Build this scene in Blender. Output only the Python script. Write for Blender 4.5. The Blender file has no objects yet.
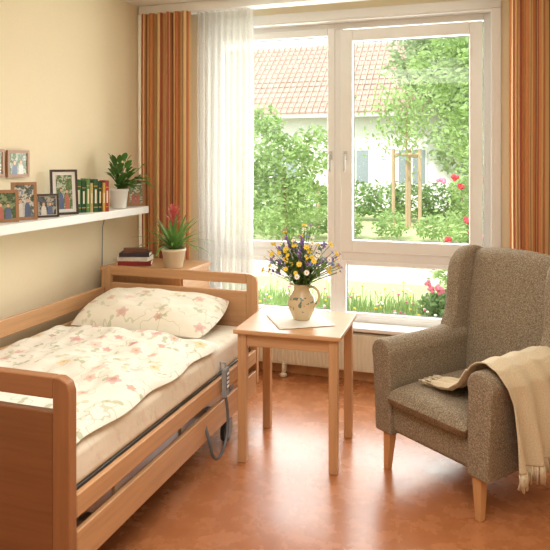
import bpy, math, random
from mathutils import Vector, Matrix, Euler, noise
random.seed(7)
scene=bpy.context.scene
COL=scene.collection

# ---------------------------------------------------------------- materials
def newmat(name):
    m=bpy.data.materials.new(name); m.use_nodes=True
    nt=m.node_tree; b=nt.nodes['Principled BSDF']
    return m,nt,b
def srgb(r,g,b):
    f=lambda c:(c/255/12.92) if c/255<=0.04045 else ((c/255+0.055)/1.055)**2.4
    return (f(r),f(g),f(b),1)
def ramp(nt,fac,stops,interp='LINEAR'):
    n=nt.nodes.new('ShaderNodeValToRGB'); n.color_ramp.interpolation=interp
    e=n.color_ramp.elements
    while len(e)<len(stops): e.new(0.5)
    for i,(p,c) in enumerate(stops):
        e[i].position=p; e[i].color=c
    nt.links.new(fac,n.inputs[0]); return n.outputs[0]
def noiseN(nt,vec,scale,detail=3,rough=.5):
    n=nt.nodes.new('ShaderNodeTexNoise'); n.inputs['Scale'].default_value=scale
    n.inputs['Detail'].default_value=detail; n.inputs['Roughness'].default_value=rough
    if vec: nt.links.new(vec,n.inputs['Vector'])
    return n.outputs[0]
def coord(nt,kind='Object',scale=None):
    t=nt.nodes.new('ShaderNodeTexCoord'); o=t.outputs[kind]
    if scale:
        mp=nt.nodes.new('ShaderNodeMapping'); mp.inputs['Scale'].default_value=scale
        nt.links.new(o,mp.inputs[0]); o=mp.outputs[0]
    return o
def bump(nt,b,h,strength=.3,dist=.01):
    n=nt.nodes.new('ShaderNodeBump'); n.inputs['Strength'].default_value=strength
    n.inputs['Distance'].default_value=dist
    nt.links.new(h,n.inputs['Height']); nt.links.new(n.outputs[0],b.inputs['Normal'])
def math_(nt,op,a,b=None):
    n=nt.nodes.new('ShaderNodeMath'); n.operation=op
    for i,x in enumerate((a,b)):
        if x is None: continue
        if isinstance(x,(int,float)): n.inputs[i].default_value=x
        else: nt.links.new(x,n.inputs[i])
    return n.outputs[0]
def mixc(nt,fac,a,b):
    n=nt.nodes.new('ShaderNodeMix'); n.data_type='RGBA'
    if isinstance(fac,(int,float)): n.inputs[0].default_value=fac
    else: nt.links.new(fac,n.inputs[0])
    for i,x in ((6,a),(7,b)):
        if isinstance(x,tuple): n.inputs[i].default_value=x
        else: nt.links.new(x,n.inputs[i])
    return n.outputs[2]
def mul(c,k): return (min(c[0]*k,1),min(c[1]*k,1),min(c[2]*k,1),1)

def simple(name,c,rough=.5,var=.12,scale=20,bmp=0,metal=0,sub=0):
    m,nt,b=newmat(name)
    f=noiseN(nt,coord(nt),scale)
    o=ramp(nt,f,[(.3,mul(c,1-var)),(.7,mul(c,1+var))])
    nt.links.new(o,b.inputs['Base Color']); b.inputs['Roughness'].default_value=rough
    b.inputs['Metallic'].default_value=metal
    if bmp: bump(nt,b,f,bmp)
    return m
def wood(name,c,axis=0,rough=.38):
    m,nt,b=newmat(name)
    s=[38,38,38]; s[axis]=2.2
    v=coord(nt,'Object',s); f=noiseN(nt,v,1.0,5,.6)
    s2=[7,7,7]; s2[axis]=.8
    f2=noiseN(nt,coord(nt,'Object',s2),1.0,2)
    o=ramp(nt,f,[(.25,mul(c,.80)),(.5,c),(.75,mul(c,1.15))])
    o2=mixc(nt,math_(nt,'MULTIPLY',f2,.35),o,mul(c,.7))
    nt.links.new(o2,b.inputs['Base Color']); b.inputs['Roughness'].default_value=rough
    bump(nt,b,f,.05,.002)
    return m
BEECH=srgb(207,160,116)
woodx=wood('beech_x',BEECH,0); woody=wood('beech_y',BEECH,1); woodz=wood('beech_z',BEECH,2)
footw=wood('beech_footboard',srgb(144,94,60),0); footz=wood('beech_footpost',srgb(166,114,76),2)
white_pvc=simple('white_pvc',srgb(243,243,241),.3,.01)
white_paint=simple('white_paint',srgb(240,239,236),.5,.01)
wallm=simple('wall_cream',srgb(237,224,193),.85,.01,60,.05)
ceilm=simple('ceiling_white',srgb(245,243,238),.9,.01)
metalm=simple('steel',srgb(175,175,175),.3,.05,metal=.9)
darkm=simple('dark_rubber',srgb(60,58,60),.5)
greym=simple('grey_plastic',srgb(150,155,158),.4)

def floor_mat():
    m,nt,b=newmat('linoleum_terracotta')
    v=coord(nt); f=noiseN(nt,v,7,8,.65); g=noiseN(nt,v,60,3,.6); h=noiseN(nt,v,1.6,3)
    a=ramp(nt,f,[(.32,srgb(160,96,57)),(.5,srgb(180,114,71)),(.68,srgb(197,133,89))])
    a=mixc(nt,math_(nt,'MULTIPLY',g,.5),a,srgb(168,103,62))
    a=mixc(nt,math_(nt,'MULTIPLY',h,.3),a,srgb(194,131,86))
    nt.links.new(a,b.inputs['Base Color'])
    rr=nt.nodes.new('ShaderNodeMapRange'); rr.inputs[3].default_value=.20; rr.inputs[4].default_value=.34
    nt.links.new(f,rr.inputs[0]); nt.links.new(rr.outputs[0],b.inputs['Roughness'])
    b.inputs['Specular IOR Level'].default_value=.7
    bump(nt,b,g,.04,.002)
    return m
def stripes_mat():
    m,nt,b=newmat('curtain_stripes')
    uv=coord(nt,'UV'); s=nt.nodes.new('ShaderNodeSeparateXYZ'); nt.links.new(uv,s.inputs[0])
    fr=math_(nt,'FRACT',math_(nt,'MULTIPLY',s.outputs[0],3.1))
    O=srgb(208,138,86); D=srgb(172,92,72); Y=srgb(232,202,146); B=srgb(138,92,68)
    c=ramp(nt,fr,[(0,O),(.12,Y),(.24,D),(.34,Y),(.40,O),(.50,B),(.54,Y),(.66,D),(.74,O),(.82,Y),(.90,D),(.95,O)],'CONSTANT')
    w=noiseN(nt,coord(nt,'UV',(300,300,1)),1,2)
    c=mixc(nt,math_(nt,'MULTIPLY',w,.15),c,srgb(222,166,112))
    nt.links.new(c,b.inputs['Base Color']); b.inputs['Roughness'].default_value=.85
    tr=nt.nodes.new('ShaderNodeBsdfTranslucent'); nt.links.new(c,tr.inputs[0])
    mx=nt.nodes.new('ShaderNodeMixShader'); mx.inputs[0].default_value=.12
    nt.links.new(b.outputs[0],mx.inputs[1]); nt.links.new(tr.outputs[0],mx.inputs[2])
    nt.links.new(mx.outputs[0],nt.nodes['Material Output'].inputs[0])
    return m
def sheer_mat():
    m,nt,b=newmat('sheer_voile')
    b.inputs['Base Color'].default_value=srgb(232,230,225); b.inputs['Roughness'].default_value=.9
    tr=nt.nodes.new('ShaderNodeBsdfTranslucent'); tr.inputs[0].default_value=srgb(205,203,198)
    tp=nt.nodes.new('ShaderNodeBsdfTransparent'); tp.inputs[0].default_value=(.9,.9,.9,1)
    mx=nt.nodes.new('ShaderNodeMixShader'); mx.inputs[0].default_value=.45
    nt.links.new(b.outputs[0],mx.inputs[1]); nt.links.new(tr.outputs[0],mx.inputs[2])
    m2=nt.nodes.new('ShaderNodeMixShader')
    w=noiseN(nt,coord(nt,'UV',(400,60,1)),1,1)
    nt.links.new(math_(nt,'MULTIPLY',w,.46),m2.inputs[0])
    nt.links.new(mx.outputs[0],m2.inputs[1]); nt.links.new(tp.outputs[0],m2.inputs[2])
    nt.links.new(m2.outputs[0],nt.nodes['Material Output'].inputs[0])
    return m
def glass_mat():
    m,nt,b=newmat('window_glass')
    tp=nt.nodes.new('ShaderNodeBsdfTransparent'); tp.inputs[0].default_value=(.97,.98,.97,1)
    gl=nt.nodes.new('ShaderNodeBsdfGlossy'); gl.inputs['Roughness'].default_value=.02
    mx=nt.nodes.new('ShaderNodeMixShader'); mx.inputs[0].default_value=.02
    nt.links.new(tp.outputs[0],mx.inputs[1]); nt.links.new(gl.outputs[0],mx.inputs[2])
    nt.links.new(mx.outputs[0],nt.nodes['Material Output'].inputs[0])
    return m
def tweed_mat():
    m,nt,b=newmat('tweed_upholstery')
    v=coord(nt); f=noiseN(nt,v,150,3,.8); g=noiseN(nt,v,60,2)
    vo=nt.nodes.new('ShaderNodeTexVoronoi'); vo.inputs['Scale'].default_value=190; nt.links.new(v,vo.inputs['Vector'])
    c=ramp(nt,f,[(.32,srgb(94,81,65)),(.5,srgb(144,128,107)),(.68,srgb(196,181,157))])
    c=mixc(nt,math_(nt,'MULTIPLY',g,.3),c,srgb(138,121,99))
    nt.links.new(c,b.inputs['Base Color']); b.inputs['Roughness'].default_value=.95
    bump(nt,b,vo.outputs[0],.5,.004)
    return m
def throw_mat():
    m,nt,b=newmat('wool_throw')
    w=noiseN(nt,coord(nt,'UV',(160,160,1)),1,3,.7)
    c=ramp(nt,w,[(.3,srgb(198,178,146)),(.7,srgb(226,211,182))])
    nt.links.new(c,b.inputs['Base Color']); b.inputs['Roughness'].default_value=.95
    b.inputs['Sheen Weight'].default_value=.2
    bump(nt,b,w,.4,.004); return m
def floral(name,base,cells=7.0,strength=.75,thr=.35):
    m,nt,b=newmat(name)
    uv=coord(nt,'UV',(cells,cells,1))
    wob=nt.nodes.new('ShaderNodeTexNoise'); wob.inputs['Scale'].default_value=.8; nt.links.new(uv,wob.inputs['Vector'])
    def layer(off,rand,k,rbase,ramp_amp,thr):
        mp=nt.nodes.new('ShaderNodeMapping'); mp.inputs['Location'].default_value=(off,off*.7,0); nt.links.new(uv,mp.inputs[0])
        vo=nt.nodes.new('ShaderNodeTexVoronoi'); vo.voronoi_dimensions='2D'; vo.inputs['Scale'].default_value=1; vo.inputs['Randomness'].default_value=rand
        nt.links.new(mp.outputs[0],vo.inputs['Vector'])
        sb=nt.nodes.new('ShaderNodeVectorMath'); sb.operation='SUBTRACT'
        nt.links.new(mp.outputs[0],sb.inputs[0]); nt.links.new(vo.outputs['Position'],sb.inputs[1])
        sp=nt.nodes.new('ShaderNodeSeparateXYZ'); nt.links.new(sb.outputs[0],sp.inputs[0])
        sc=nt.nodes.new('ShaderNodeSeparateColor'); nt.links.new(vo.outputs['Color'],sc.inputs[0])
        ang=math_(nt,'ARCTAN2',sp.outputs[1],sp.outputs[0])
        an=math_(nt,'ADD',math_(nt,'MULTIPLY',ang,k),math_(nt,'MULTIPLY',sc.outputs[0],6.28))
        rad=math_(nt,'ADD',math_(nt,'MULTIPLY',math_(nt,'COSINE',an),ramp_amp),rbase)
        rad=math_(nt,'MULTIPLY',rad,math_(nt,'ADD',math_(nt,'MULTIPLY',sc.outputs[2],.6),.6))
        d=vo.outputs['Distance']
        msk=math_(nt,'MULTIPLY',math_(nt,'LESS_THAN',d,rad),math_(nt,'GREATER_THAN',sc.outputs[1],thr))
        return msk,sc,d
    m1,sc1,d1=layer(0,.9,5,.24,.05,thr)
    m2,sc2,d2=layer(3.37,1,2,.13,.13,thr)
    m3,sc3,d3=layer(8.11,1,2,.13,.12,thr+.1)
    fl=ramp(nt,sc1.outputs[2],[(0,srgb(214,146,144)),(.3,srgb(228,180,168)),(.5,srgb(230,206,142)),(.7,srgb(208,134,138)),(.85,srgb(234,196,184))],'CONSTANT')
    # lighter petal rim
    fl=mixc(nt,math_(nt,'MULTIPLY',math_(nt,'GREATER_THAN',d1,.15),.35),fl,srgb(246,228,216))
    fl=mixc(nt,math_(nt,'LESS_THAN',d1,.06),fl,srgb(196,150,76))
    c=mixc(nt,math_(nt,'MULTIPLY',m2,strength*.8),base,srgb(160,172,126))
    c=mixc(nt,math_(nt,'MULTIPLY',m3,strength*.65),c,srgb(192,188,146))
    line=math_(nt,'LESS_THAN',math_(nt,'ABSOLUTE',math_(nt,'SUBTRACT',wob.outputs[0],.5)),.006)
    c=mixc(nt,math_(nt,'MULTIPLY',line,strength*.6),c,srgb(156,164,112))
    c=mixc(nt,math_(nt,'MULTIPLY',m1,strength),c,fl)
    nt.links.new(c,b.inputs['Base Color']); b.inputs['Roughness'].default_value=.9
    f=noiseN(nt,coord(nt),9,3); bump(nt,b,f,.3,.02)
    return m
def photo_mat(name,seed,c1,c2,c3):
    m,nt,b=newmat(name)
    mp=nt.nodes.new('ShaderNodeMapping'); mp.inputs['Location'].default_value=(seed,seed*2,seed)
    nt.links.new(coord(nt),mp.inputs[0])
    f=noiseN(nt,mp.outputs[0],26,3,.6)
    c=ramp(nt,f,[(.36,c1),(.48,c2),(.58,c3),(.68,c1)],'EASE')
    nt.links.new(c,b.inputs['Base Color']); b.inputs['Roughness'].default_value=.15
    return m
def leaf_mat(name,c,rough=.45,trans=.35,lo=.6):
    m,nt,b=newmat(name)
    f=noiseN(nt,coord(nt),3.5,3)
    g=noiseN(nt,coord(nt),31,1)
    cc=ramp(nt,f,[(.3,mul(c,lo)),(.5,c),(.7,mul(c,1.35))])
    cc=mixc(nt,math_(nt,'MULTIPLY',g,.3),cc,mul(c,1.3))
    nt.links.new(cc,b.inputs['Base Color']); b.inputs['Roughness'].default_value=rough
    tr=nt.nodes.new('ShaderNodeBsdfTranslucent'); nt.links.new(cc,tr.inputs[0])
    mx=nt.nodes.new('ShaderNodeMixShader'); mx.inputs[0].default_value=trans
    nt.links.new(b.outputs[0],mx.inputs[1]); nt.links.new(tr.outputs[0],mx.inputs[2])
    nt.links.new(mx.outputs[0],nt.nodes['Material Output'].inputs[0])
    return m

# ---------------------------------------------------------------- mesh builder
class MB:
    def __init__(s): s.v=[];s.f=[];s.mi=[];s.sm=[];s.uv=[]
    def add(s,vs,fs,mat=0,smooth=False,uv=None,M=None):
        o=len(s.v)
        for i,p in enumerate(vs):
            p=Vector(p)
            s.uv.append(uv[i] if uv else (p.x+p.y,p.z+p.y))
            if M: p=M@p
            s.v.append(p)
        for f in fs:
            s.f.append([o+i for i in f]); s.mi.append(mat); s.sm.append(smooth)
        return s
    def box(s,x0,x1,y0,y1,z0,z1,mat=0,M=None):
        v=[(x0,y0,z0),(x1,y0,z0),(x1,y1,z0),(x0,y1,z0),(x0,y0,z1),(x1,y0,z1),(x1,y1,z1),(x0,y1,z1)]
        f=[(0,3,2,1),(4,5,6,7),(0,1,5,4),(1,2,6,5),(2,3,7,6),(3,0,4,7)]
        return s.add(v,f,mat,False,None,M)
    def tube(s,pts,r,n=10,mat=0,caps=True,M=None):
        pts=[Vector(p) for p in pts]
        if not isinstance(r,(list,tuple)): r=[r]*len(pts)
        vs=[];fs=[]; up=None
        for i,p in enumerate(pts):
            t=(pts[min(i+1,len(pts)-1)]-pts[max(i-1,0)]).normalized()
            if up is None:
                a=Vector((0,0,1)) if abs(t.z)<.9 else Vector((1,0,0))
                x=t.cross(a).normalized()
            else:
                x=(up-t*up.dot(t)).normalized()
            up=x; y=t.cross(x)
            for k in range(n):
                a=2*math.pi*k/n
                vs.append(p+(x*math.cos(a)+y*math.sin(a))*r[i])
        for i in range(len(pts)-1):
            for k in range(n):
                k2=(k+1)%n
                fs.append((i*n+k,i*n+k2,(i+1)*n+k2,(i+1)*n+k))
        s.add(vs,fs,mat,True,None,M)
        if caps:
            s.add(vs[:n][::-1],[tuple(range(n))],mat,False,None,M)
            s.add(vs[-n:],[tuple(range(n))],mat,False,None,M)
        return s
    def lathe(s,prof,c=(0,0,0),n=28,mat=0,M=None):
        vs=[];fs=[]
        for (r,z) in prof:
            for k in range(n):
                a=2*math.pi*k/n; vs.append((c[0]+r*math.cos(a),c[1]+r*math.sin(a),c[2]+z))
        for i in range(len(prof)-1):
            for k in range(n):
                k2=(k+1)%n; fs.append((i*n+k,i*n+k2,(i+1)*n+k2,(i+1)*n+k))
        fs.append(tuple(range(n))[::-1])
        return s.add(vs,fs,mat,True,None,M)
    def ball(s,c,r,mat=0,n=8,M=None):
        if not isinstance(r,(list,tuple)): r=(r,r,r)
        vs=[];fs=[];m=max(4,n//2)
        for i in range(m+1):
            t=math.pi*i/m
            for k in range(n):
                a=2*math.pi*k/n
                vs.append((c[0]+r[0]*math.sin(t)*math.cos(a),c[1]+r[1]*math.sin(t)*math.sin(a),c[2]-r[2]*math.cos(t)))
        for i in range(m):
            for k in range(n):
                k2=(k+1)%n; fs.append((i*n+k,i*n+k2,(i+1)*n+k2,(i+1)*n+k))
        return s.add(vs,fs,mat,True,None,M)
    def grid(s,fn,nu,nv,mat=0,uvfn=None,M=None,flip=False):
        vs=[];uv=[];fs=[]
        for j in range(nv+1):
            for i in range(nu+1):
                a,b=i/nu,j/nv; vs.append(fn(a,b)); uv.append(uvfn(a,b) if uvfn else (a,b))
        for j in range(nv):
            for i in range(nu):
                q=(j*(nu+1)+i,j*(nu+1)+i+1,(j+1)*(nu+1)+i+1,(j+1)*(nu+1)+i)
                fs.append(q[::-1] if flip else q)
        return s.add(vs,fs,mat,True,uv,M)
    def prism(s,pts,a0,a1,axis='x',mat=0,M=None,smooth=False):
        def mk(p,a):
            return {'x':(a,p[0],p[1]),'y':(p[0],a,p[1]),'z':(p[0],p[1],a)}[axis]
        n=len(pts)
        vs=[mk(p,a0) for p in pts]+[mk(p,a1) for p in pts]
        fs=[tuple(range(n))[::-1],tuple(range(n,2*n))]
        fs+=[(i,(i+1)%n,n+(i+1)%n,n+i) for i in range(n)]
        return s.add(vs,fs,mat,smooth,None,M)
    def leafstrip(s,p0,d,length,width,droop,mat=0,n=7,shape=0):
        p=Vector(p0); d=Vector(d).normalized(); side=d.cross(Vector((0,0,1)))
        side=side.normalized() if side.length>.01 else Vector((1,0,0))
        vs=[];fs=[]
        for i in range(n+1):
            t=i/n
            w=width*(math.sin(math.pi*min(1,t*.93+.07))**.7 if shape==0 else (1-t)**.6*min(1,.5+t*3))
            nrm=side.cross(d)
            vs+= [p-side*w*.5+nrm*w*.12,p,p+side*w*.5+nrm*w*.12]
            p=p+d*(length/n); d=(d+Vector((0,0,-droop/n))).normalized()
        for i in range(n):
            a=i*3
            fs+=[(a,a+1,a+4,a+3),(a+1,a+2,a+5,a+4)]
        return s.add(vs,fs,mat,True)
    def build(s,name,mats,parent=None,bevel=0,seg=3,sub=0,recalc=True,solid=0,loc=None,rot=None):
        me=bpy.data.meshes.new(name); me.from_pydata([tuple(v) for v in s.v],[],s.f)
        for m in (mats if isinstance(mats,(list,tuple)) else [mats]): me.materials.append(m)
        for i,p in enumerate(me.polygons): p.material_index=s.mi[i]; p.use_smooth=s.sm[i]
        ul=me.uv_layers.new(name='UVMap')
        for l in me.loops: ul.data[l.index].uv=s.uv[l.vertex_index]
        me.update()
        ob=bpy.data.objects.new(name,me); COL.objects.link(ob)
        if loc is not None: ob.location=loc
        if rot is not None: ob.rotation_euler=rot
        if parent: ob.parent=parent
        if bevel:
            md=ob.modifiers.new('bevel','BEVEL'); md.width=bevel; md.segments=seg; md.limit_method='ANGLE'; md.angle_limit=math.radians(35)
            md.harden_normals=False
            for p in me.polygons: p.use_smooth=True
            wn=ob.modifiers.new('wn','WEIGHTED_NORMAL'); wn.keep_sharp=True
        if sub:
            md=ob.modifiers.new('sub','SUBSURF'); md.levels=sub; md.render_levels=sub
        if solid:
            md=ob.modifiers.new('solid','SOLIDIFY'); md.thickness=solid; md.offset=0
        return ob
def empty(name,loc=(0,0,0),rz=0):
    e=bpy.data.objects.new(name,None); e.location=loc; e.rotation_euler=(0,0,rz); e.empty_display_size=.1
    COL.objects.link(e); return e

XL,XR,YB,YF,ZC=-2.76,1.7,-1.4,4.9,2.97
# ---------------------------------------------------------------- room
fm=floor_mat()
MB().box(XL-.2,XR+.2,YB-.2,YF+.3,-.12,0).build('floor',fm)
MB().box(XL-.2,XR+.2,YB-.2,YF+.3,ZC,ZC+.2).build('ceiling',ceilm)
MB().box(XL-.2,XL,YB-.2,YF+.3,0,ZC).build('wall_left',wallm)
MB().box(XR,XR+.2,YB-.2,YF+.3,0,ZC).build('wall_right',wallm)
MB().box(XL,XR,YB-.2,YB,0,ZC).build('wall_rear',wallm)
WX0,WX1,WZ0,WZ1=-2.24,0.02,.42,2.80
b=MB(); b.box(XL,WX0,YF,YF+.3,0,ZC); b.box(WX1,XR,YF,YF+.3,0,ZC); b.box(WX0,WX1,YF,YF+.3,0,WZ0); b.box(WX0,WX1,YF,YF+.3,WZ1,ZC)
b.build('wall_back',wallm)
base=simple('baseboard_wood',srgb(200,150,105),.5)
MB().box(XL,XL+.015,YB,YF,0,.07).build('baseboard_left',base,bevel=.004)
MB().box(XL+.02,XR,YF-.015,YF,0,.07).build('baseboard_back',base,bevel=.004)
MB().box(XR-.015,XR,YB,YF-.02,0,.07).build('baseboard_right',base,bevel=.004)

# window
win=empty('window_1',(0,0,0))
y0,y1=5.0,5.07
b=MB()
b.box(WX0,WX0+.06,y0,y1,WZ0,WZ1); b.box(WX1-.06,WX1,y0,y1,WZ0,WZ1)
b.box(WX0+.06,WX1-.06,y0,y1,WZ1-.06,WZ1); b.box(WX0+.06,WX1-.06,y0,y1,WZ0,WZ0+.05)
b.box(-1.18,-1.10,y0-.005,y1,WZ0+.05,WZ1-.06)
b.box(WX0+.06,-1.18,y0-.004,y1-.002,.90,.99); b.box(-1.10,WX1-.06,y0-.004,y1-.002,.90,.99)
b.build('fixed_frame',white_pvc,win,bevel=.006)
def sash(n,xa,xb,za,zb,w,yy):
    b=MB(); b.box(xa,xa+w,yy,yy+.06,za,zb); b.box(xb-w,xb,yy,yy+.06,za,zb)
    b.box(xa+w,xb-w,yy,yy+.06,za,za+w); b.box(xa+w,xb-w,yy,yy+.06,zb-w,zb)
    b.build(n,white_pvc,win,bevel=.008)
sash('sash_right',-1.115,-.045,.975,2.73,.095,4.965)
sash('sash_left',WX0+.05,-1.165,.975,2.75,.06,4.98)
sash('pane_frame_low_right',-1.11,-.05,.46,.905,.035,4.99)
sash('pane_frame_low_left',WX0+.05,-1.17,.46,.905,.035,4.99)
gask=simple('window_gasket',srgb(120,120,118),.6)
b=MB()
def gasket(xa,xb,za,zb,yy):
    w=.006
    b.box(xa,xa+w,yy-.004,yy,za,zb); b.box(xb-w,xb,yy-.004,yy,za,zb); b.box(xa+w,xb-w,yy-.004,yy,za,za+w); b.box(xa+w,xb-w,yy-.004,yy,zb-w,zb)
gasket(-1.02,-.14,1.07,2.635,5.028); gasket(WX0+.11,-1.225,1.035,2.69,5.028); gasket(-1.075,-.085,.495,.87,5.028); gasket(WX0+.085,-1.205,.495,.87,5.028)
b.build('gaskets',gask,win)
gl=glass_mat()
b=MB(); b.box(-1.06,-.09,5.03,5.034,1.02,2.70); b.box(WX0+.09,-1.2,5.03,5.034,1.0,2.71)
b.box(-1.09,-.08,5.03,5.034,.48,.89); b.box(WX0+.08,-1.19,5.03,5.034,.48,.89)
b.build('glass',gl,win)
b=MB()
for x in (-1.075,):
    b.box(x-.014,x+.014,4.955,4.966,1.70,1.77); b.tube([(x,4.957,1.735),(x,4.925,1.735),(x,4.92,1.72),(x,4.92,1.61)],.009,8)
b.box(-1.21,-1.185,4.965,4.98,1.70,1.77); b.tube([(-1.198,4.97,1.735),(-1.198,4.94,1.735),(-1.198,4.935,1.72),(-1.198,4.935,1.61)],.009,8)
b.build('window_handles',simple('handle_alu',srgb(205,204,200),.3),win)
b=MB() # reveal lining
b.box(WX0-.002,WX0+.01,4.897,5.0,WZ0,WZ1-.01); b.box(WX1-.01,WX1+.002,4.897,5.0,WZ0,WZ1-.01); b.box(WX0,WX1,4.897,5.0,WZ1-.01,WZ1+.002)
b.box(WX1+.003,WX1+.06,4.885,4.896,WZ0-.02,WZ1); b.box(WX0-.05,WX1+.06,4.885,4.896,WZ1+.003,WZ1+.07)
b.build('reveal_lining',white_paint,win)
MB().box(WX0-.03,WX1+.05,4.80,5.0,.395,.425).build('trim_windowsill',white_paint,bevel=.008)
MB().box(XL+.01,XR-.01,4.66,4.79,2.90,ZC).build('trim_curtain_track',white_paint,bevel=.005)

# radiator
b=MB(); xa,xb=-2.1,-.35
b.box(xa,xb,4.815,4.835,.09,.37); 
n=58
for i in range(n):
    x=xa+.01+(xb-xa-.02)*i/(n-1); b.box(x-.008,x+.008,4.805,4.816,.10,.36)
b.box(xa,xb,4.835,4.88,.355,.375); b.box(xa,xa+.02,4.81,4.88,.09,.375); b.box(xb-.02,xb,4.81,4.88,.09,.375)
b.box(-1.55,-1.52,4.80,4.86,.03,.1);b.box(-.7,-.67,4.80,4.86,.03,.1)
b.lathe([(.022,0),(.03,.005),(.03,.02),(.012,.03),(.012,.09)],(-1.535,4.79,0),12)
b.lathe([(.022,0),(.03,.005),(.03,.02),(.012,.03),(.012,.09)],(-.685,4.79,0),12)
b.build('radiator',simple('radiator_enamel',srgb(236,228,208),.45,.01),bevel=.002,seg=1)

# ---------------------------------------------------------------- curtains
def curtain(name,xa,xb,yc,z0,z1,folds,amp,mat,clothw,seed):
    rnd=random.Random(seed); ph=[rnd.uniform(-.6,.6) for _ in range(folds+2)]; am=[rnd.uniform(.7,1.25) for _ in range(folds+2)]
    def fn(a,b):
        k=a*folds; i=int(k); f=k-i
        p=ph[i]*(1-f)+ph[i+1]*f; A=(am[i]*(1-f)+am[i+1]*f)*amp
        low=1-b
        ang=2*math.pi*k+p*low
        y=yc+A*math.cos(ang)*(.75+.35*low)+.01*low*math.sin(3*a+5*b)
        x=xa+(xb-xa)*a+A*.3*math.sin(2*ang)*.6+.006*math.sin(b*6+i)*low
        return (x,y,z0+(z1-z0)*b)
    b=MB(); b.grid(fn,folds*14,26,0,lambda a,bb:(a*clothw,bb*3))
    return b.build(name,mat)
st=stripes_mat()
curtain('striped_curtain',-2.735,-2.285,4.66,.03,2.90,6,.036,st,1.25,3)
curtain('striped_curtain.001',.13,.85,4.66,.03,2.90,9,.036,st,2.1,5)
curtain('sheer_curtain',-2.26,-1.775,4.745,.03,2.90,9,.030,sheer_mat(),1,9)

# ---------------------------------------------------------------- bed
bed=empty('care_bed',(-2.03,2.95,0))
def L(b,name,mats,**k):   # world-space mesh parented to bed empty
    o=b.build(name,mats,bed,**k); o.location=(2.03,-2.95,0); return o
BX0,BX1=-2.62,-1.44
def endboard(name,y,t,ztop,zbot,mh,mv,gap0,gap1):
    b=MB()
    w=.075
    for sx in (0,1):
        if sx: pts=[(BX1-w,zbot),(BX1,zbot),(BX1,ztop-.05),(BX1-.012,ztop-.016),(BX1-.045,ztop),(BX1-w,ztop)]
        else: pts=[(BX0,zbot),(BX0+w,zbot),(BX0+w,ztop),(BX0+.045,ztop),(BX0+.012,ztop-.016),(BX0,ztop-.05)]
        b.prism(pts,y,y+t,'y',1)
    b.box(BX0+w,BX1-w,y,y+t,gap1,ztop,2)
    b.box(BX0+w,BX1-w,y+.004,y+t-.004,zbot+.04,gap0,0)
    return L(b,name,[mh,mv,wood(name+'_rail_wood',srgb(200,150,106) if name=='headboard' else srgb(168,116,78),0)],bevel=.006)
endboard('headboard',3.93,.04,.95,.24,woodx,woodz,.835,.885)
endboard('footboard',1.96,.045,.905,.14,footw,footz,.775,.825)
b=MB()
b.box(BX1-.028,BX1-.002,2.01,3.925,.375,.462); b.box(BX1-.028,BX1-.002,2.01,3.925,.185,.325)
L(b,'near_side_rails',woody,bevel=.006)
b=MB(); b.box(BX0+.004,BX0+.03,2.01,3.925,.70,.80);b.box(BX0+.004,BX0+.03,2.01,3.925,.54,.64);b.box(BX0+.004,BX0+.03,2.01,3.925,.30,.42)
L(b,'wall_side_rails',woody,bevel=.006)
b=MB()
for y in (2.3,2.9,3.55): b.box(BX1-.045,BX1-.028,y,y+.05,.2,.45)
b.box(BX0+.05,BX1-.05,2.02,3.92,.40,.455)
b.box(BX0+.2,BX0+.26,2.15,3.8,.16,.24); b.box(BX1-.26,BX1-.2,2.15,3.8,.16,.24)
b.box(BX0+.12,BX1-.1,3.55,3.62,.12,.18); b.box(BX0+.12,BX1-.1,2.3,2.37,.12,.18)
b.tube([(-2.2,2.4,.2),(-2.2,3.0,.42)],.025); b.tube([(-1.85,3.5,.2),(-1.85,3.0,.42)],.025)
L(b,'undercarriage',metalm,bevel=.003,seg=2)
b=MB()
for (x,y) in ((BX0+.16,2.33),(BX0+.16,3.585),(BX1-.19,2.33),(BX1-.07,3.585)):
    b.tube([(x-.014,y,.065),(x+.014,y,.065)],.065,20); b.tube([(x-.022,y,.065),(x-.015,y,.065)],.045,16,1);b.tube([(x+.015,y,.065),(x+.022,y,.065)],.045,16,1)
    b.box(x-.03,x+.03,y-.02,y+.02,.11,.14,1)
L(b,'castors',[darkm,greym])
sheet=floral('fitted_sheet',srgb(243,234,216),9,.15)
b=MB(); b.box(BX0+.06,BX1-.035,2.02,3.91,.455,.615)
L(b,'mattress',sheet,bevel=.04,seg=5)
duv=floral('duvet_floral',srgb(243,238,226),7.2,.72,.42)
def duvet():
    X0,X1,Y0,Y1=-2.555,-1.462,2.035,3.37
    def h(a,c):
        x=X0+(X1-X0)*a; y=Y0+(Y1-Y0)*c
        ea=1-abs(2*a-1)**9; ec=1-abs(2*c-1)**12
        e=(max(ea,0)**.5)*(max(ec,0)**.5)
        q=.048+.012*noise.noise(Vector((x*3,y*3,0)))+.020*noise.noise(Vector((x*7+2,y*4,1)))+.010*noise.noise(Vector((x*15,y*11,4)))
        q+=.010*math.sin(9*(x*.8+y*.6)+3*noise.noise(Vector((x*2,y*2,5))))
        q+=.03*max(0,1-abs(c-.93)/.08)*.6
        return x,y,e,q
    def top(a,c):
        x,y,e,q=h(a,c)
        wob=.015*noise.noise(Vector((x*4,y*5,3)))
        if a>.93: x+=wob+ .012*math.sin(y*14)*(a-.93)/.07
        if c>.93: y+=.02*noise.noise(Vector((x*4,1,3)))
        return (x,y,.636+q*e*1.15)
    def bot(a,c):
        x,y,z=top(a,c); e=h(a,c)[2]
        return (x,y,.636-.02*e)
    uvf=lambda a,c:((X1-X0)*a,(Y1-Y0)*c)
    b=MB(); b.grid(top,80,96,0,uvf); b.grid(bot,80,96,0,uvf,flip=True)
    L(b,'duvet',duv)
duvet()
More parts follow.
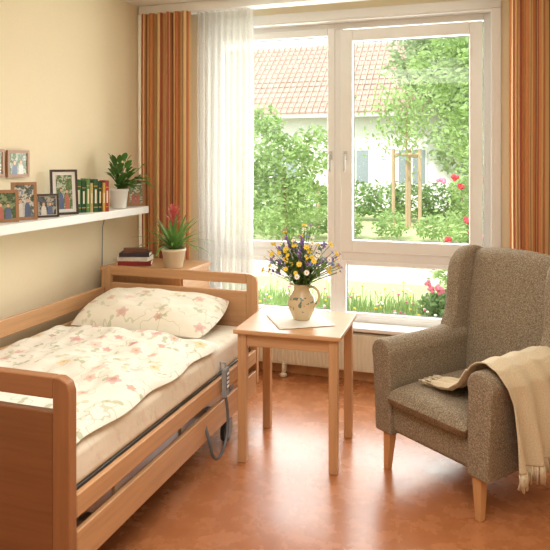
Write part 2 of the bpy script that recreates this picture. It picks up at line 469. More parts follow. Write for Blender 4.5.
def pillow():
    W,Hh,T=.49,.255,.09
    def f(sgn):
        def g(a,c):
            s=2*a-1;t=2*c-1
            th=T*(max(0,1-abs(s)**3.2)**.55)*(max(0,1-abs(t)**3.2)**.55)
            pin=1-.07*(s*s*t*t)*1.6
            k=1-.04*(1-t*t)*abs(s)
            wr=.014*noise.noise(Vector((s*4,t*4,sgn)))+.006*math.sin(s*9+t*4)*th/T
            return (s*W*pin*k,t*Hh*(1-.05*(1-s*s)),sgn*th*(1.15 if sgn>0 else .7)+wr*(th/T))
        return g
    b=MB(); uvf=lambda a,c:(a*.95+3,c*.55+2)
    M=Matrix.Translation((-2.06,3.66,.716))@Euler((math.radians(13),math.radians(1),math.radians(2))).to_matrix().to_4x4()
    b.grid(f(1),48,32,0,uvf,M); b.grid(f(-1),48,32,0,uvf,M,flip=True)
    L(b,'pillow',floral('pillow_floral',srgb(245,239,224),7,.6,.45))
pillow()
# handset
b=MB()
b.box(-1.432,-1.408,3.33,3.385,.36,.52,0)
b.box(-1.409,-1.405,3.34,3.375,.40,.505,1)
for i in range(4):
    for k in (0,1): b.box(-1.406,-1.402,3.344+k*.016,3.355+k*.016,.41+i*.024,.424+i*.024,2)
b.tube([(-1.42,3.357,.52),(-1.42,3.357,.545),(-1.45,3.357,.55),(-1.452,3.357,.50)],.006,8,0)
def bez(p0,p1,p2,p3,n=16):
    o=[]
    for i in range(n+1):
        t=i/n;o.append(Vector(p0)*(1-t)**3+Vector(p1)*3*t*(1-t)**2+Vector(p2)*3*t*t*(1-t)+Vector(p3)*t**3)
    return o
b.tube(bez((-1.42,3.357,.36),(-1.38,3.40,.10),(-1.40,3.16,-.02),(-1.41,3.13,.17))+bez((-1.41,3.13,.17),(-1.42,3.12,.24),(-1.46,3.15,.28),(-1.48,3.2,.30),6)[1:],.009,8,1)
L(b,'handset_with_cable',[greym,simple('dark_grey_plastic',srgb(96,100,104),.4),white_pvc],bevel=.003,seg=2)

# ---------------------------------------------------------------- side table
tab=empty('side_table',(-1.07,3.625,0),math.radians(2.5))
b=MB(); b.box(-.305,.305,-.285,.285,.725,.75); b.build('table_top',woodx,tab,bevel=.006)
b=MB()
for x in (-.26,.26):
    for y in (-.24,.24): b.box(x-.025,x+.025,y-.025,y+.025,0,.725)
b.build('table_legs',woodz,tab,bevel=.005)
b=MB(); b.box(-.235,.235,-.255,-.235,.655,.725); b.box(-.235,.235,.235,.255,.655,.725)
b.box(-.255,-.235,-.215,.215,.655,.725); b.box(.235,.255,-.215,.215,.655,.725)
b.build('table_apron',woodx,tab,bevel=.003)
def doily(a,c):
    s=2*a-1;t=2*c-1
    return (s*.165,t*.165,.7515+.0015*math.sin(14*s)*math.sin(12*t)*max(abs(s),abs(t)))
b=MB(); b.grid(doily,24,24)
b.build('table_doily',simple('lace_linen',srgb(240,236,226),.9,.06,150),solid=.0015,loc=(-1.06,3.63,.002),rot=(0,0,math.radians(32)))

# jug with wild flowers
JX,JY,JZ=-1.055,3.655,.756
vase=empty('flower_jug',(JX,JY,JZ))
jm,nt,bs=newmat('glazed_jug')
f=noiseN(nt,coord(nt,'Object',(38,38,30)),1,1)
s_=nt.nodes.new('ShaderNodeSeparateXYZ'); nt.links.new(coord(nt),s_.inputs[0])
band=math_(nt,'MULTIPLY',math_(nt,'GREATER_THAN',s_.outputs[2],.055),math_(nt,'LESS_THAN',s_.outputs[2],.14))
m1=math_(nt,'MULTIPLY',math_(nt,'GREATER_THAN',f,.60),band)
c=mixc(nt,m1,srgb(216,194,158),srgb(112,130,112))
m2=math_(nt,'MULTIPLY',math_(nt,'LESS_THAN',f,.33),band)
c=mixc(nt,m2,c,srgb(180,120,90))
nt.links.new(c,bs.inputs['Base Color']); bs.inputs['Roughness'].default_value=.25
b=MB(); b.lathe([(.045,0),(.05,.004),(.062,.03),(.078,.065),(.083,.095),(.076,.13),(.056,.16),(.046,.178),(.047,.195),(.056,.212),(.051,.212),(.042,.195),(.041,.178),(.05,.15)],n=36)
b.tube(bez((.05,-.012,.195),(.12,-.03,.215),(.135,-.03,.12),(.076,-.016,.085),14),[.008]*15,10)
b.prism([(-.05,-.013),(-.078,0),(-.05,.013)],.198,.212,'z')
b.build('jug',jm,vase)
FM=[leaf_mat('stem_green',srgb(104,136,60)),simple('petal_yellow',srgb(240,208,70),.6,.1),simple('petal_violet',srgb(140,112,184),.6,.15),
    simple('petal_white',srgb(248,246,240),.6,.03),simple('petal_blue',srgb(128,140,204),.6,.15),leaf_mat('bouquet_leaf',srgb(116,148,78)),simple('petal_plum',srgb(170,104,162),.6,.15)]
b=MB()
rnd=random.Random(4)
def flower(b,p,d,r,mat,petals=7,cm=1):
    d=Vector(d).normalized(); a=d.orthogonal().normalized(); c=d.cross(a)
    for k in range(petals):
        t=2*math.pi*k/petals; e=a*math.cos(t)+c*math.sin(t); e2=a*math.cos(t+.36)+c*math.sin(t+.36); e3=a*math.cos(t-.36)+c*math.sin(t-.36)
        b.add([p,p+e3*r*.7+d*r*.18,p+e*r*1.05+d*r*.1,p+e2*r*.7+d*r*.18],[(0,1,2,3)],mat,True)
    b.ball(p+d*r*.08,r*.3,cm,6)
for i in range(135):
    az=rnd.uniform(0,2*math.pi); rr=math.sqrt(rnd.random())
    sp=rr*.235; zz=.22+(.35-.19*rr*rr)*rnd.uniform(.35,1)
    tip=Vector((sp*math.cos(az)*1.0,sp*math.sin(az),zz))
    st0=Vector((rnd.uniform(-.02,.02),rnd.uniform(-.02,.02),.15))
    mid=Vector((tip.x*.35,tip.y*.35,.15+(zz-.15)*.6))
    pts=bez(st0,st0+Vector((0,0,.06)),mid,tip,6)
    b.tube(pts,.0018,4,0,False)
    d=(tip-mid).normalized()+Vector((0,-.35,.1))
    k=rnd.random()
    if k<.32: flower(b,tip,d,rnd.uniform(.013,.021),1,9,1)
    elif k<.50:
        for j in range(9):
            q=tip-(tip-mid).normalized()*(.01*j)+Vector((rnd.uniform(-.008,.008),rnd.uniform(-.008,.008),0)); b.ball(q,.007,2,6)
    elif k<.68: flower(b,tip,d,rnd.uniform(.012,.019),3,10,1)
    elif k<.78: flower(b,tip,d,rnd.uniform(.012,.018),4,7,4)
    elif k<.90: flower(b,tip,d,rnd.uniform(.014,.022),6,6,2)
    else:
        for j in range(5): b.ball(tip+Vector((rnd.uniform(-.01,.01),rnd.uniform(-.01,.01),rnd.uniform(-.015,.01))),.007,1,6)
    for j in range(5):
        q=pts[rnd.randint(2,5)]; b.leafstrip(q,(rnd.uniform(-1,1),rnd.uniform(-1,1),rnd.uniform(.1,1)),rnd.uniform(.04,.09),rnd.uniform(.009,.018),.5,5,4)
b.build('wildflower_bouquet',FM,vase)

# ---------------------------------------------------------------- armchair
tw=tweed_mat()
ch=empty('wingback_armchair',(-.078,3.63,0),math.radians(-37.7))
legm=wood('oak_leg',srgb(208,156,106),2)
b=MB()
for x in (-.30,.30):
    for y,ky in ((-.33,-.01),(.32,.04)):
        vs=[]
        for (w,z,o) in ((.028,.23,0),(.017,0,1)):
            for dx,dy in ((-1,-1),(1,-1),(1,1),(-1,1)): vs.append((x+dx*w+o*(.01 if x>0 else -.01),y+dy*w+o*ky,z))
        b.add(vs,[(3,2,1,0),(4,5,6,7),(0,1,5,4),(1,2,6,5),(2,3,7,6),(3,0,4,7)])
b.build('legs',legm,ch,bevel=.005)
MB().box(-.29,.29,-.345,.34,.21,.37).build('seat_base',tw,ch,bevel=.03,seg=4)
def cushion(name,cx,cy,cz,w,d,h,p=5,M=None,crown=.02):
    b=MB()
    def f(sg):
        def g(a,c):
            s=2*a-1;t=2*c-1
            e=(max(0,1-abs(s)**p)**(1/2.4))*(max(0,1-abs(t)**p)**(1/2.4))
            return (cx+s*w,cy+t*d,cz+sg*(h*e+(crown*(1-s*s)*(1-t*t) if sg>0 else 0)))
        return g
    b.grid(f(1),36,36,M=M); b.grid(f(-1),36,36,M=M,flip=True)
    return b.build(name,tw,ch)
cushion('seat_cushion',0,-.055,.415,.262,.345,.062,9)
def arm_profile(sx):
    p=[(.255,.20),(.375,.20),(.385,.40),(.395,.55)]
    cx,cz,r=.332,.635,.075
    for k in range(0,11):
        a=math.radians(-25+ (230)*k/10); p.append((cx+r*math.cos(a),cz+r*math.sin(a)))
    p.append((.262,.55))
    return [(sx*x,z) for x,z in p] if sx>0 else [(sx*x,z) for x,z in p][::-1]
for nm,sx in (('arm_left',-1),('arm_right',1)):
    b=MB(); pr=arm_profile(sx)
    secs=[(-.375,.0,.96),(-.365,0,1),(0,.0,1),(.34,.02,1)]
    n=len(pr); vs=[];
    cxm=sum(p[0] for p in pr)/n; czm=sum(p[1] for p in pr)/n
    for (y,dz,sc) in secs:
        for p in pr: vs.append((cxm+(p[0]-cxm)*sc,y,czm+(p[1]-czm)*sc+dz*(1 if p[1]>.5 else 0)))
    fs=[]
    for i in range(len(secs)-1):
        for k in range(n):
            k2=(k+1)%n; fs.append((i*n+k,i*n+k2,(i+1)*n+k2,(i+1)*n+k))
    fs+= [tuple(range(n))[::-1],tuple(range((len(secs)-1)*n,len(secs)*n))]
    b.add(vs,fs)
    b.build(nm,tw,ch,bevel=.018,seg=4)
def backsurf():
    b=MB()
    def outline_w(t): return .300+.018*math.sin(math.pi*t)
    def f(sg):
        def g(a,c):
            s=2*a-1; z=.30+.885*c
            ztop=z-.03*(abs(s)**2.5)*c**3
            e=(max(0,1-abs(s)**10)**.4)*(max(0,1-abs(2*c-1)**16)**.4)
            ymid=.285+.11*c
            y=ymid+sg*(.062*e)-(0.022*(1-s*s)*math.sin(math.pi*c) if sg<0 else 0)
            return (s*outline_w(c),y,ztop)
        return g
    b.grid(f(-1),30,50,flip=False); b.grid(f(1),30,50,flip=True)
    b.build('backrest',tw,ch)
backsurf()
def smoothpts(pts,n=6):
    out=[];m=len(pts)
    for i in range(m):
        p0,p1,p2,p3=[Vector(pts[(i+k-1)%m]).to_3d() for k in range(4)]
        for j in range(n):
            t=j/n
            q=.5*((2*p1)+(-p0+p2)*t+(2*p0-5*p1+4*p2-p3)*t*t+(-p0+3*p1-3*p2+p3)*t**3); out.append((q.x,q.y))
    return out
wing=[(.46,1.12),(.43,1.165),(.36,1.18),(.28,1.16),(.225,1.10),(.20,1.0),(.19,.88),(.18,.79),(.15,.71),(.16,.65),(.24,.60),(.34,.60),(.39,.85)]
wp=smoothpts(wing,5)
for nm,sx in (('wing_left',-1),('wing_right',1)):
    b=MB(); n=len(wp); xs=[(.268,.80),(.272,.92),(.288,1),(.338,1),(.354,.92),(.358,.80)]
    cy=.30;cz=.88; vs=[]
    for x,sc in xs:
        for (y,z) in wp:
            d=Vector((y-cy,z-cz)); ln=d.length; k=(ln-(1-sc)*.12)/ln
            splay=.06*max(0,(.34-y))*1.6
            vs.append((sx*(x+splay),cy+d.x*k,cz+d.y*k))
    fs=[]
    for i in range(len(xs)-1):
        for k in range(n):
            k2=(k+1)%n; fs.append((i*n+k,i*n+k2,(i+1)*n+k2,(i+1)*n+k))
    fs+=[tuple(range(n))[::-1],tuple(range((len(xs)-1)*n,len(xs)*n))]
    b.add(vs,fs,0,True); b.build(nm,tw,ch)

# throw blanket: a gathered corner lies on the seat, the rest runs up and over the right arm
tm=throw_mat()
path=[(-.08,.498),(.0,.505),(.08,.525),(.15,.575),(.205,.645),(.245,.70),(.285,.728),(.335,.738),(.395,.712),(.425,.65),(.432,.54),(.436,.42),(.44,.31),(.442,.27)]
cum=[0]
for i in range(1,len(path)): cum.append(cum[-1]+math.dist(path[i],path[i-1]))
def pat(t):
    L_=t*cum[-1]
    for i in range(1,len(path)):
        if L_<=cum[i]+1e-9:
            f=(L_-cum[i-1])/(cum[i]-cum[i-1]); return (path[i-1][0]+(path[i][0]-path[i-1][0])*f,path[i-1][1]+(path[i][1]-path[i-1][1])*f)
    return path[-1]
def thr(a,c):
    x,z=pat(a)
    k=min(1,a/.42)
    ya=-.27-.065*k
    yb=-.13+.33*min(1,a/.45)
    if a>.55: ya+=.05*min(1,(a-.55)/.15)
    y=ya+(yb-ya)*c
    fold=.5+.5*math.cos(c*math.pi*7+math.sin(a*4)*1.5)
    am=.016 if a<.36 else (.010 if a<.58 else .010+.07*(a-.58))
    amp=am*fold
    if a<.36: z+=amp*1.3+.008*noise.noise(Vector((x*12,y*12,0)))+.006; x-=amp*.4
    elif a<.58: z+=amp+.004
    else: x+=amp*1.3+.004
    return (x,y,z)
b=MB(); b.grid(thr,100,60,0,lambda a,c:(a,c*.5))
rnd=random.Random(2)
for i in range(60):
    c=i/59; p=Vector(thr(1,c))
    for j in range(2):
        q=p+Vector((0,rnd.uniform(-.003,.003),0))
        b.tube([q,q+Vector((.003,rnd.uniform(-.006,.006),-.03)),q+Vector((rnd.uniform(-.002,.008),rnd.uniform(-.01,.01),-.075+rnd.uniform(-.01,.01)))],.0018,4,0,False)
for i in range(22):
    c=i/21; p=Vector(thr(0,c))
    b.tube([p,p+Vector((-.03,rnd.uniform(-.01,.01),.0)),p+Vector((-.06,rnd.uniform(-.015,.015),-.006))],.0018,4,0,False)
b.build('throw_blanket',tm,ch,solid=.006)

# ---------------------------------------------------------------- shelf + contents
SZ=1.342
b=MB(); b.box(XL,-2.515,1.6,4.42,1.287,SZ)
b.build('wall_shelf',white_paint,bevel=.005)
b=MB(); b.tube([(-2.70,4.1,1.284),(-2.735,4.12,1.2),(-2.745,4.13,.95),(-2.745,4.12,.6)],.004,6)
b.build('shelf_power_cable',greym)
def pframe(name,y,x,z,w,h,yaw,lean,fm_,pm,border=.018,mat_w=.0):
    b=MB(); t=.016
    b.box(-w/2,-w/2+border,-t,0,0,h,0); b.box(w/2-border,w/2,-t,0,0,h,0)
    b.box(-w/2+border,w/2-border,-t,0,0,border,0); b.box(-w/2+border,w/2-border,-t,0,h-border,h,0)
    b.box(-w/2+border*.8,w/2-border*.8,-t*.5,-t*.1,border*.8,h-border*.8,2)
    i=border+mat_w
    b.box(-w/2+i,w/2-i,-t*.62,-t*.3,i,h-i,1)
    ww=w-2*i; hh=h-2*i; rr=random.Random(name)
    for k_,fx in enumerate((-.2,.16)):
        bx=fx*ww; top=.42+.1*rr.random(); bw=.15*ww
        body=[(bx-bw,i),(bx+bw,i),(bx+bw*.9,i+hh*top*.75),(bx+bw*.45,i+hh*top),(bx-bw*.45,i+hh*top),(bx-bw*.9,i+hh*top*.75)]
        b.prism(body,-t*.64,-t*.5,'y',3+(k_+int(rr.random()*3))%3)
        cz=i+hh*(top+.09); r=.075*ww
        b.prism([(bx+r*1.15*math.cos(k*.52),cz+.012*hh+r*1.4*math.sin(k*.52)) for k in range(12)],-t*.65,-t*.5,'y',7)
        b.prism([(bx+r*math.cos(k*.52),cz-.02*hh+r*1.2*math.sin(k*.52)) for k in range(12)],-t*.67,-t*.5,'y',6)
    if lean: b.prism([(-.002,h*.6),(-.002,h*.57),(.06,0.0),(.066,0.0)],-.012,.012,'x',0)
    o=b.build(name,[fm_,pm,white_paint,pc1,pc2,pc3,psk,phr],None,loc=(x,y,z),rot=(-lean,0,math.pi/2-yaw))
    return o
pc1=simple('photo_blue',srgb(96,112,146),.3);pc2=simple('photo_red',srgb(186,112,100),.3);pc3=simple('photo_white',srgb(224,220,212),.3);psk=simple('photo_skin',srgb(218,180,152),.3);phr=simple('photo_hair',srgb(104,80,62),.3)
dk=wood('frame_dark',srgb(66,50,40),2); md=wood('frame_oak',srgb(164,120,82),2); 
ph=[photo_mat('photo_print_%d'%i,i*3.3,*c) for i,c in enumerate([
 (srgb(96,120,84),srgb(76,92,72),srgb(150,166,124)),(srgb(120,140,160),srgb(90,100,80),srgb(220,218,210)),
 (srgb(120,146,96),srgb(96,120,80),srgb(205,212,195)),(srgb(96,110,124),srgb(70,78,76),srgb(190,184,170)),
 (srgb(160,176,138),srgb(120,136,104),srgb(222,218,208))])]
yw=math.radians(38)
pframe('picture_frame',2.985,-2.63,SZ+.001,.15,.185,yw,.12,md,ph[0])
pframe('picture_frame.001',3.135,-2.62,SZ+.001,.145,.225,yw,.12,md,ph[1])
pframe('picture_frame.002',3.33,-2.61,SZ+.001,.14,.145,yw,.14,dk,ph[3],.012,.004)
pframe('picture_frame.003',3.53,-2.63,SZ+.001,.175,.295,yw,.14,dk,ph[2],.014,.022)
pframe('picture_frame.004',4.35,-2.59,SZ+.001,.135,.20,math.radians(50),.12,md,ph[4])
pframe('picture_frame.005',3.02,-2.743,1.60,.15,.165,0,0,md,ph[4])
pframe('picture_frame.006',3.215,-2.743,1.595,.19,.165,0,0,md,ph[2])
pframe('picture_frame.007',2.8,-2.743,1.55,.19,.23,0,0,md,ph[3])
# books on shelf, spines turned into the room
cols=[srgb(52,104,60),srgb(34,78,46),srgb(92,134,72),srgb(196,176,120),srgb(44,88,54),srgb(34,68,44),srgb(204,160,80),srgb(160,56,46)]
bm=[simple('book_cover_%d'%i,c,.5,.08) for i,c in enumerate(cols)]; pg=simple('book_pages',srgb(236,226,200),.8,.05,120)
b=MB(); rnd=random.Random(5); y=-.105
MBk=Matrix.Translation((-2.625,3.785,SZ+.0005))@Matrix.Rotation(math.radians(-35),4,'Z')
for i,(t,h,k) in enumerate([(.034,.225,0),(.030,.215,1),(.026,.23,2),(.018,.20,3),(.032,.225,4),(.026,.21,5),(.018,.20,6),(.024,.215,7)]):
    x0_,x1_=-.06,.06-rnd.uniform(0,.008)
    b.box(x0_,x1_,y,y+.003,0,h,k,MBk); b.box(x0_,x1_,y+t-.003,y+t,0,h,k,MBk); b.box(x1_-.004,x1_,y+.003,y+t-.003,0,h,k,MBk)
    b.box(x0_+.003,x1_-.004,y+.003,y+t-.003,.003,h-.005,8,MBk)
    for zz in (.03,h-.05): b.box(x1_-.001,x1_+.0008,y+.003,y+t-.003,zz,zz+.006,6,MBk)
    b.box(x1_-.001,x1_+.0008,y+t*.3,y+t*.7,.06,h-.07,8,MBk)
    y+=t+.003
b.build('shelf_books',bm+[pg])
# potted plant on shelf
soil=simple('potting_soil',srgb(70,52,40),.95,.3,80)
cer=simple('white_ceramic',srgb(240,238,232),.3,.02)
g1=leaf_mat('houseplant_leaf',srgb(84,130,60),.3,.25)
def pot(b,r0,r1,h,mat=0,soilm=1):
    b.lathe([(r0*.9,0),(r0,.004),(r1,h-.02),(r1*1.06,h-.018),(r1*1.06,h),(r1*.92,h),(r1*.9,h-.02)],n=32,mat=mat)
    b.lathe([(r1*.91,h-.022),(r1*.5,h-.016),(.001,h-.015)],n=32,mat=soilm)
b=MB(); pot(b,.052,.066,.145)
rnd=random.Random(11)
for i in range(70):
    az=rnd.uniform(0,6.28); ln=rnd.uniform(.05,.23); el=rnd.uniform(.4,1.35)
    d=Vector((math.cos(az)*math.cos(el)*1.2,math.sin(az)*math.cos(el),math.sin(el)))
    if i%6==0: d=Vector((rnd.uniform(.4,1.0),rnd.uniform(-.2,.25),rnd.uniform(.2,.6))).normalized()
    if d.x<-.2: d.x*=.25
    if d.y>.2: d.y*=.5
    if d.y<-.3: d.y*=.55
    p0=Vector((rnd.uniform(-.02,.02),rnd.uniform(-.02,.02),.13))
    p1=p0+d*ln
    b.tube([p0,(p0+p1)/2+Vector((0,0,.015)),p1],.002,4,3,False)
    b.leafstrip(p1,d+Vector((0,0,-.15)),rnd.uniform(.06,.095),rnd.uniform(.038,.052),.9,2,6)
b.build('potted_houseplant',[cer,soil,g1,FM[0]],None,loc=(-2.60,4.13,SZ+.001))

# ---------------------------------------------------------------- cabinet behind the bed with items
cab=empty('bedside_cabinet',(-2.37,4.28,0))
b=MB(); b.box(-.32,.32,-.24,.24,.06,.895); b.box(-.29,.29,-.22,.22,0,.06); b.build('carcass',woodz,cab,bevel=.004)
MB().box(-.33,.335,-.255,.25,.895,.92).build('cabinet_top',woodx,cab,bevel=.005)
b=MB()
for z in (.10,.36,.62): b.box(.32,.332,-.225,.225,z,z+.245)
b.build('drawer_fronts',woody,cab,bevel=.003)
b=MB()
for z in (.22,.48,.74): b.tube([(.333,-.04,z),(.352,-.04,z),(.352,.04,z),(.333,.04,z)],.005,8)
b.build('drawer_handles',metalm,cab)
b=MB(); z=.921
for i,(w,d,t,k,r) in enumerate([(.24,.155,.034,1,.1),(.23,.15,.03,0,-.12),(.22,.14,.03,2,.05),(.18,.12,.024,3,.25)]):
    M=Matrix.Translation((-2.50,4.20,z))@Matrix.Rotation(r+.3,4,'Z')
    b.box(-w/2,w/2,-d/2,d/2,0,.003,k,M); b.box(-w/2,w/2,-d/2,d/2,t-.003,t,k,M); b.box(-w/2,w/2,-d/2,-d/2+.004,.003,t-.003,k,M)
    b.box(-w/2+.004,w/2-.004,-d/2+.004,d/2-.004,.003,t-.003,4,M); z+=t+.0005
b.build('book_stack',[simple('bk_white',srgb(225,220,210)),simple('bk_red',srgb(150,48,42)),simple('bk_dark',srgb(60,50,60)),simple('bk_brown',srgb(110,70,50)),pg])
b=MB(); pot(b,.065,.085,.14)
g2=leaf_mat('bromeliad_leaf',srgb(104,146,72),.3,.25); pk=simple('bromeliad_bract',srgb(218,112,108),.5,.15); 
rnd=random.Random(21)
for i in range(36):
    az=2*math.pi*i*.382; ring=i/36; el=.55+ring*.7
    d=Vector((math.cos(az)*math.cos(el),math.sin(az)*math.cos(el),math.sin(el)))
    b.leafstrip((d.x*.02,d.y*.02,.12),d,rnd.uniform(.30,.38)*(1-.1*ring),.038,1.5-1.0*ring,2,10,1)
b.tube([(0,0,.11),(0,0,.32)],.007,6,2)
for i in range(24):
    az=i*2.4; zz=.29+.13*i/24; d=Vector((math.cos(az)*.9,math.sin(az)*.9,1.1))
    b.leafstrip((0,0,zz),d,.10-.035*i/24,.028,.2,3,5,0)
b.build('potted_bromeliad',[simple('cream_ceramic',srgb(232,220,196),.35,.03),soil,g2,pk],None,loc=(-2.17,4.17,.921))

# ---------------------------------------------------------------- glowing dome, unseen, added to go with the room fill light
b=MB(); b.lathe([(.001,-.1),(.12,-.095),(.2,-.06),(.22,-.02),(.22,0)],n=40)
lm,nt,bs=newmat('fill_dome_opal'); bs.inputs['Base Color'].default_value=(.95,.93,.88,1); bs.inputs['Emission Color'].default_value=(1,.93,.82,1); bs.inputs['Emission Strength'].default_value=3
b.build('added_fill_dome',lm,None,loc=(-.5,1.6,ZC-.002))

# ---------------------------------------------------------------- exterior
GZ=-.15
def ground():
    m,nt,b_=newmat('garden_ground')
    v=coord(nt); f=noiseN(nt,v,1.2,5); g=noiseN(nt,v,14,4,.7)
    c=ramp(nt,g,[(.3,srgb(146,160,108)),(.5,srgb(176,186,132)),(.7,srgb(202,206,158))])
    c=mixc(nt,math_(nt,'MULTIPLY',f,.5),c,srgb(200,200,150))
    nt.links.new(c,b_.inputs['Base Color']); b_.inputs['Roughness'].default_value=.95
    return m
MB().box(-40,30,YF+.3,60,GZ-.3,GZ).build('garden_lawn',ground())
pm=simple('gravel_path',srgb(208,194,178),.95,.12,40)
MB().box(-16,8,9.6,11.6,GZ,GZ+.015).build('garden_path',pm)
# house
hs=empty('neighbour_house',(-5,24,GZ))
plm=simple('render_white',srgb(234,233,230),.9,.03,3)
b=MB(); b.box(-9,6.4,0,7,0,3.75); b.build('facade',plm,hs)
rm,nt,b_=newmat('roof_tiles')
v=coord(nt)
br=nt.nodes.new('ShaderNodeTexBrick'); br.inputs['Color1'].default_value=srgb(192,166,152); br.inputs['Color2'].default_value=srgb(182,154,140); br.inputs['Mortar'].default_value=srgb(162,138,126)  # outdoor haze put into the colour: tiles paled and desaturated
br.inputs['Scale'].default_value=1; br.inputs['Brick Width'].default_value=.25; br.inputs['Row Height'].default_value=.3; br.inputs['Mortar Size'].default_value=.02
nt.links.new(v,br.inputs['Vector']); nt.links.new(br.outputs[0],b_.inputs['Base Color']); b_.inputs['Roughness'].default_value=.9
b=MB()
b.add([(-9.3,-.5,3.65),(6.7,-.5,3.65),(6.7,3.5,6.9),(-9.3,3.5,6.9),(-9.3,-.5,3.5),(6.7,-.5,3.5),(6.7,7.5,3.65),(-9.3,7.5,3.65)],
      [(0,1,2,3),(4,5,1,0),(3,2,6,7),(1,5,6,2),(0,3,7,4)])
for i in range(64):
    x=-9.3+16*i/63; b.tube([(x,-.5,3.67),(x,3.5,6.92)],.03,5,0,False)
for i in range(14):
    t=i/14; b.box(-9.3,6.7,-.5+4*t-.02,-.5+4*t+.02,3.65+3.25*t,3.65+3.25*t+.03)
b.build('roof',rm,hs)
dg=simple('dark_pane',srgb(146,156,162),.2)
b=MB()
for x in (-5.2,-2.6,.2,2.3,4.6):
    b.box(x-.55,x+.55,-.04,.02,.9,2.3,0)
    for a in (-.48,.03): b.box(x+a,x+a+.45,-.06,-.03,.98,2.22,1)
b.box(-9.3,6.7,-.6,-.5,3.45,3.58,2)
b.build('house_windows',[white_pvc,dg,simple('zinc_gutter',srgb(190,190,188),.5)],hs)

def foliage(name,blobs,n,size,mat,trunks=(),tm_=None,extra=None):
    b=MB(); rn=random.Random(name)
    tot=sum(r**2 for *_,r in blobs)
    for (x,y,z,r) in blobs:
        for i in range(int(n*r*r/tot)):
            d=Vector((rn.gauss(0,1),rn.gauss(0,1),rn.gauss(0,1))).normalized()
            rr=r*rn.uniform(.35,1.0)**.6*(1+.25*noise.noise(d*2.3+Vector((x,y,z))))
            p=Vector((x,y,z))+Vector((d.x,d.y,d.z*.9))*rr
            if p.z<GZ+size*1.4: p.z=GZ+size*1.4+rn.random()*.3
            a=Vector((rn.gauss(0,1),rn.gauss(0,1),rn.gauss(0,.6))).normalized(); c=a.orthogonal().normalized(); c.rotate(Matrix.Rotation(rn.uniform(0,6.28),3,a))
            s=size*rn.uniform(.6,1.3)
            b.add([p-a*s,p+c*s*.45,p+a*s,p-c*s*.45],[(0,1,2,3)],0,False)
    for pts,r0,r1 in trunks:
        m=len(pts); b.tube(pts,[r0+(r1-r0)*i/(m-1) for i in range(m)],7,1)
    if extra: extra(b,rn)
    return b.build(name,[mat,tm_ or bark,FR,FP])
bark=simple('bark',srgb(150,128,104),.9,.2,20,.2)
FR=simple('rose_red',srgb(214,60,74),.6,.1); FP=simple('rose_pink',srgb(234,128,156),.6,.1)
lg1=leaf_mat('garden_leaf_light',srgb(160,186,122),.6,.4); lg2=leaf_mat('garden_leaf_mid',srgb(136,164,106),.6,.4); lg3=leaf_mat('garden_leaf_far',srgb(164,184,140),.6,.4)  # leaf greens lightened and greyed, standing in for haze over the garden
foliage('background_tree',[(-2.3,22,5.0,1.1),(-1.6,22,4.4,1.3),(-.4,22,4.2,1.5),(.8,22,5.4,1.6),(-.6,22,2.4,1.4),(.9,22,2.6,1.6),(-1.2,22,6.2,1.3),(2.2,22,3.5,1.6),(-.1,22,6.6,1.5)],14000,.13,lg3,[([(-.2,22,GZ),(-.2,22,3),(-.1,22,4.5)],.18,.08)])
foliage('birch_tree',[(-.9,12.6,3.5,.6),(-.35,12.5,3.0,.75),(.1,12.3,3.6,.9),(-.2,12.3,2.2,.7),(.4,12.2,2.2,.9),(-.3,12.4,4.2,.8)],6000,.07,lg1,[([(-.2,12.4,GZ),(-.2,12.4,1.5),(-.2,12.4,3.2)],.05,.02)])
foliage('garden_shrub_tree',[(-4.0,12.7,1.6,.75),(-3.4,12.8,1.9,.6),(-4.6,12.6,1.9,.8),(-3.6,12.6,.9,.6),(-4.3,12.6,.7,.75),(-5.2,12.7,1.2,.9),(-4.4,12.6,2.5,.4)],5600,.07,lg1,[([(-4,12.6,GZ),(-4,12.6,1.6)],.06,.03)])
def roses(b,rn):
    for i in range(11):
        c=Vector((rn.uniform(-.62,-.05),rn.uniform(8.35,8.55),rn.uniform(.4,1.6)))
        for k in range(8): b.ball(c+Vector((rn.gauss(0,.02),rn.gauss(0,.02),rn.gauss(0,.015))),.027,2 if i%3 else 3,6)
foliage('rose_bush',[(-.15,8.8,1.3,.42),(-.3,8.8,.8,.38),(.1,8.8,.7,.45),(.05,8.8,1.8,.4),(-.45,8.75,.25,.32),(.0,8.75,.2,.35)],3600,.045,lg1,
  [([(-.1,8.8,GZ),(-.1,8.8,1.2)],.02,.01),([(-.15,8.8,GZ+.03),(-.35,8.8,1.3)],.015,.008)],None,roses)
foliage('hedge',[(x,19.5+.1*math.sin(x),.45,.68) for x in [-9,-8.1,-7.2,-6.3,-5.4,-4.6,-3.8,-3.0,-2.2,-1.4,-.6,.3,1.2,2.0]],9000,.08,lg2)
foliage('shrub_border',[(x,14.9+.2*math.sin(2*x),.15,.42) for x in [-6,-5.3,-4.6,-3.9,-3.2,-2.2,-1.2,-.5,.3]],4000,.06,lg1)
# staked young tree
stk=wood('stake_wood',srgb(184,158,128),2)
b=MB()
for x,y in ((-2.45,17.4),(-1.75,17.4),(-2.1,18.0)): b.tube([(x,y,GZ),(x,y,2.0)],.05,8,1)
b.tube([(-2.45,17.4,1.85),(-1.75,17.4,1.85)],.04,6,1); b.tube([(-1.75,17.4,1.8),(-2.1,18.0,1.8)],.04,6,1)
b.tube([(-2.12,17.6,GZ),(-2.12,17.6,1.6),(-2.15,17.6,3.3)],[.045,.035,.012],7,1)
rn=random.Random(8)
cl=lambda v,l:max(-l,min(l,v))
for i in range(900):
    p=Vector((-2.15+rn.gauss(0,.45),17.6+cl(rn.gauss(0,.4),.75),2.9+rn.gauss(0,.55)))
    a=Vector((rn.gauss(0,1),rn.gauss(0,1),rn.gauss(0,1))).normalized(); c=a.orthogonal().normalized()
    s=.09; b.add([p-a*s,p+c*s*.4,p+a*s,p-c*s*.4],[(0,1,2,3)],0)
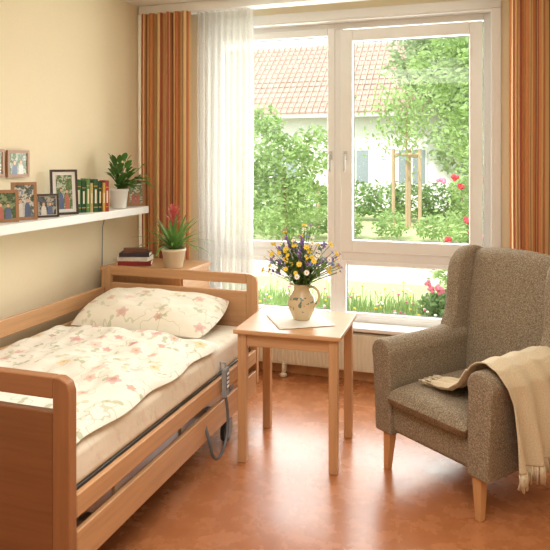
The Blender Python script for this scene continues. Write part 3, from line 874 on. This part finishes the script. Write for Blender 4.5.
for i in range(14):
    z0_=1.9+i*.1; a=i*2.4
    b.tube([(-2.13,17.6,z0_),(-2.13+.6*math.cos(a),17.6+.6*math.sin(a),z0_+.6)],[.015,.004],5,1)
b.build('staked_young_tree',[lg1,stk])
b=MB(); b.tube([(-4.25,16.3,GZ),(-4.25,16.3,1.05)],.05,8); b.build('garden_post',stk)
# meadow right below window
b=MB(); rn=random.Random(14)
for i in range(5200):
    x=rn.uniform(-3.6,.6); y=rn.uniform(5.5,8.1); 
    h=rn.uniform(.08,.26); w=rn.uniform(.006,.012); a=rn.uniform(0,6.28)
    dx,dy=math.cos(a)*w,math.sin(a)*w; lx,ly=rn.gauss(0,.05),rn.gauss(0,.05)
    b.add([(x-dx,y-dy,GZ),(x+dx,y+dy,GZ),(x+lx*.5+dx*.6,y+ly*.5+dy*.6,GZ+h*.6),(x+lx,y+ly,GZ+h),(x+lx*.5-dx*.6,y+ly*.5-dy*.6,GZ+h*.6)],[(0,1,2,3,4)],0)
for i in range(260):
    x=rn.uniform(-3.4,.5); y=rn.uniform(5.8,8); z=GZ+rn.uniform(.18,.35)
    b.tube([(x,y,GZ),(x,y,z)],.003,4,0,False); b.ball((x,y,z),(.018,.018,.012),rn.choice([1,1,2,3,3]),6)
for (bx,by,bz,br_) in [(-.35,6.9,.1,.26),(-.1,6.9,.3,.3),(-.5,6.95,.12,.22)]:
    for i in range(420):
        d=Vector((rn.gauss(0,1),rn.gauss(0,1),rn.gauss(0,1))).normalized()*br_*rn.uniform(.4,1)
        p=Vector((bx,by,bz))+d; p.z=max(p.z,GZ+.05)
        a=Vector((rn.gauss(0,1),rn.gauss(0,1),rn.gauss(0,.6))).normalized(); c=a.orthogonal(); s=.04
        b.add([p-a*s,p+c*s*.45,p+a*s,p-c*s*.45],[(0,1,2,3)],4)
for i in range(5):
    c=Vector((-.52+rn.gauss(0,.05),6.72+rn.gauss(0,.05),.38+rn.gauss(0,.03)))
    for k in range(8): b.ball(c+Vector((rn.gauss(0,.015),rn.gauss(0,.015),rn.gauss(0,.012))),.02,2,6)
b.build('flower_meadow',[lg1,FM[3],FP,FM[1],lg2])

# ---------------------------------------------------------------- lighting
w=bpy.data.worlds.new('sky'); scene.world=w; w.use_nodes=True
bg=w.node_tree.nodes['Background']; bg.inputs[0].default_value=(.95,.98,1,1); bg.inputs[1].default_value=2.1
def light(name,kind,loc,rot,energy,color=(1,1,1),size=None,sy=None):
    l=bpy.data.lights.new(name,kind); l.energy=energy; l.color=color
    if kind=='AREA':
        l.shape='RECTANGLE'; l.size=size; l.size_y=sy or size
    o=bpy.data.objects.new(name,l); o.location=loc; o.rotation_euler=rot; COL.objects.link(o); return o
s=light('sun','SUN',(0,0,8),(math.radians(42),0,math.radians(-25)),4.2,(1,.97,.92)); s.data.angle=math.radians(2)
light('window_daylight','AREA',(-1.1,5.3,1.7),(math.radians(-90),0,0),105,(1,.99,.97),2.1,2.2)
light('added_room_fill','AREA',(-.5,1.4,2.8),(0,0,0),54,(1,.95,.88),1.6,1.6)  # added fill that brightens the room; stands for no known lamp

# ---------------------------------------------------------------- camera
cam=bpy.data.cameras.new('camera'); co=bpy.data.objects.new('camera',cam); COL.objects.link(co)
co.location=(0,0,1.7); co.rotation_euler=(math.radians(90),0,math.radians(18.5))
cam.sensor_width=36; cam.lens=640/550*36; cam.shift_y=-115/550; cam.clip_start=.05; cam.clip_end=300
scene.camera=co
scene.view_settings.view_transform='Standard'
scene.view_settings.look='None'
scene.view_settings.exposure=.08
